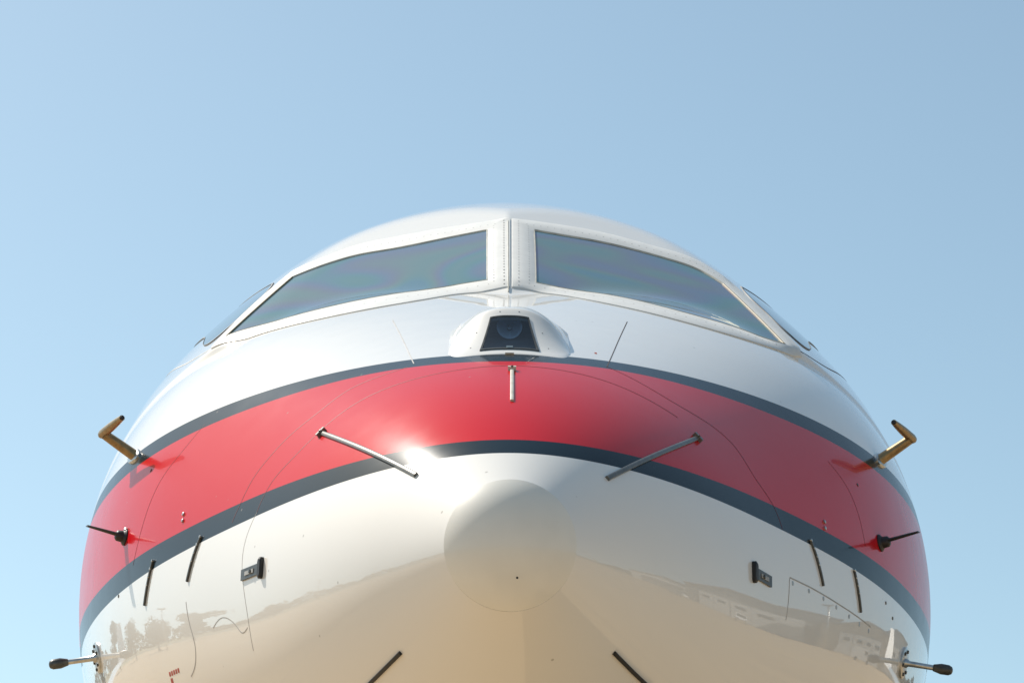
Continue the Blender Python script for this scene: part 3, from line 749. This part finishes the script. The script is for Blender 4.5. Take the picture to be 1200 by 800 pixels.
# nearer trees off the port side
tree_words = ['broad round tree nearest the taxiway', 'tall narrow tree beside the broad one', 'low spreading tree in the tree row', 'medium tree with ragged crown in the row', 'tallest tree at the far end of the row']
for i, (az, r, h, w_) in enumerate([(-44, 96, 7.5, 4.2), (-48, 110, 9, 2.8), (-53, 120, 5.0, 4.6), (-39, 104, 8.2, 3.8), (-34, 112, 9.6, 3.6)]):
    a_ = math.radians(az); x, y = math.sin(a_)*r, math.cos(a_)*r
    e = tag(empty('field_tree', (x, y, 0)), tree_words[i]+', mirrored in the paint', 'tree', 'trees off the port side')
    mb = MB(); mb.lathe((0, 0, 0), (.03, .02, 1), [(0, .30), (h*.2, .22), (h*.5, .14), (h*.8, .05)], 9)
    for k_ in range(5):
        b_ = k_*1.27; mb.lathe((0, 0, h*(.3+.07*k_)), (math.cos(b_), math.sin(b_), .8), [(0, .10), (w_*.35, .06), (w_*.7, .02)], 6)
    mb.build('trunk', BARK, e, True)
    lob = [(rng.normal(0, w_*.33), rng.normal(0, w_*.33), h*(.38+.5*rng.random()), w_*(.28+.25*rng.random())) for _ in range(13)]
    def crown(n, lob=lob):
        k_ = rng.integers(0, len(lob), n); L_ = np.array(lob)[k_]; d = rng.normal(size=(n, 3)); d /= np.linalg.norm(d, axis=1, keepdims=True)
        return L_[:, :3]+d*L_[:, 3:]*(rng.random((n, 1))**.35)*[1, 1, .8]
    v, f = leaf_mass(1800, crown, .22); mesh_obj('crown', v, f, LEAF, e, False)
# hangars off the starboard side
HW = [plain('hangar_wall_grey', (.30, .30, .29), .6, var=.08, scale=1), plain('hangar_wall_tan', (.36, .31, .24), .6, var=.08, scale=1), plain('hangar_wall_white', (.66, .66, .63), .5, var=.05, scale=1)]
ROOF = plain('hangar_roof_sheet', (.22, .23, .24), .5, metal=.3, var=.1, scale=2)
DOORM = plain('hangar_door_white', (.68, .68, .66), .5, var=.05, scale=1)
GLZ = plain('dark_window_glass', (.03, .04, .05), .1, var=.1, spec=.8)
def hangar(i, az, r, w_, d_, h, label, doors=4):
    a_ = math.radians(az)
    e = tag(empty('hangar', (math.sin(a_)*r, math.cos(a_)*r, 0), -a_), label, 'building', 'hangars off the starboard side')
    MB().box((0, d_/2, h/2), (w_, d_, h)).build('wall', HW[i % 3], e)
    rg = [[(-w_/2-.4, y, h), (0, y, h+w_*.09), (w_/2+.4, y, h), (w_/2+.4, y, h+.25), (0, y, h+w_*.09+.3), (-w_/2-.4, y, h+.25)] for y in (-.5, d_+.5)]
    MB().loft(rg).build('roof', ROOF, e)
    MB().add([(-w_/2, -.02, h), (w_/2, -.02, h), (0, -.02, h+w_*.09)], [(0, 1, 2)]).build('gable', HW[i % 3], e)
    dw = w_*.7/doors
    for k_ in range(doors):
        o = MB().box((-w_*.35+dw*(k_+.5), -.12-.08*(k_ % 2), h*.40), (dw-.1, .14, h*.78)).build('door_panel', DOORM if i != 2 else HW[0], e)
        MB().box((-w_*.35+dw*(k_+.5), -.22-.08*(k_ % 2), h*.58), (dw*.5, .05, .7)).build('pane', GLZ, o)
hangar(0, 54, 92, 26, 30, 7.0, 'grey gabled hangar with white sliding doors, widest of the row')
hangar(1, 42, 88, 17, 22, 5.6, 'tan gabled hangar next to the widest one')
hangar(2, 66, 120, 22, 24, 6.0, 'white gabled hangar with grey doors at the row end')
hangar(0, 34, 98, 14, 18, 6.4, 'small grey gabled hangar nearest the nose axis', 3)
# vans and light masts
VANW = plain('van_white_paint', (.78, .78, .76), .3, var=.04, scale=3, coat=.8)
def van(x, y, rz, label):
    e = tag(empty('service_van', (x, y, 0), rz), label, 'van', 'vans by the hangars')
    side = [(-2.5, .35), (2.3, .35), (2.5, .8), (2.35, 1.15), (1.55, 1.35), (.9, 2.15), (-2.35, 2.25), (-2.5, 2.1)]
    rg = [[(sx*w_, p[0], p[1]) for p in side] for sx, w_ in ((-1, .95), (1, .95))]
    MB().loft(rg).build('body', VANW, e)
    MB().add([(-.85, 1.53, 1.42), (.85, 1.53, 1.42), (.8, .98, 2.08), (-.8, .98, 2.08)], [(0, 1, 2, 3)]).build('windscreen', GLZ, e)
    for sg in (-1, 1):
        MB().box((sg*.955, .75, 1.6), (.02, .9, .55)).build('side_window', GLZ, e)
        for yy_ in (-1.55, 1.6):
            MB().lathe((sg*.78, yy_, .34), (sg, 0, 0), [(0, .34), (.2, .34), (.21, .2)], 18).build('wheel', TYRE, e)
        MB().box((sg*.7, 2.47, .85), (.3, .06, .18)).build('headlight', GLZ, e)
van(50, 56, .8, 'white service van standing before the tan hangar')
van(60, 46, 2.2, 'white service van parked before the grey hangar')
van(72, 36, 1.2, 'white service van farthest along the hangar row')
for i, (az, r, h) in enumerate([(-60, 100, 9), (-45, 82, 8), (47, 80, 9), (74, 100, 10), (-70, 130, 10)]):
    a_ = math.radians(az); wd_ = ['beside the tree row', 'in front of the trees', 'between two hangars', 'past the white hangar', 'alone on the grass verge'][i]
    e = tag(empty('light_mast', (math.sin(a_)*r, math.cos(a_)*r, 0)), 'slim grey apron light mast '+wd_, 'light mast', 'apron light masts')
    MB().lathe((0, 0, 0), (0, 0, 1), [(0, .16), (h, .08)], 10).build('pole', STEEL, e, True)
    MB().box((0, 0, h), (1.8, .2, .25)).build('lamp_bar', DARKM, e)
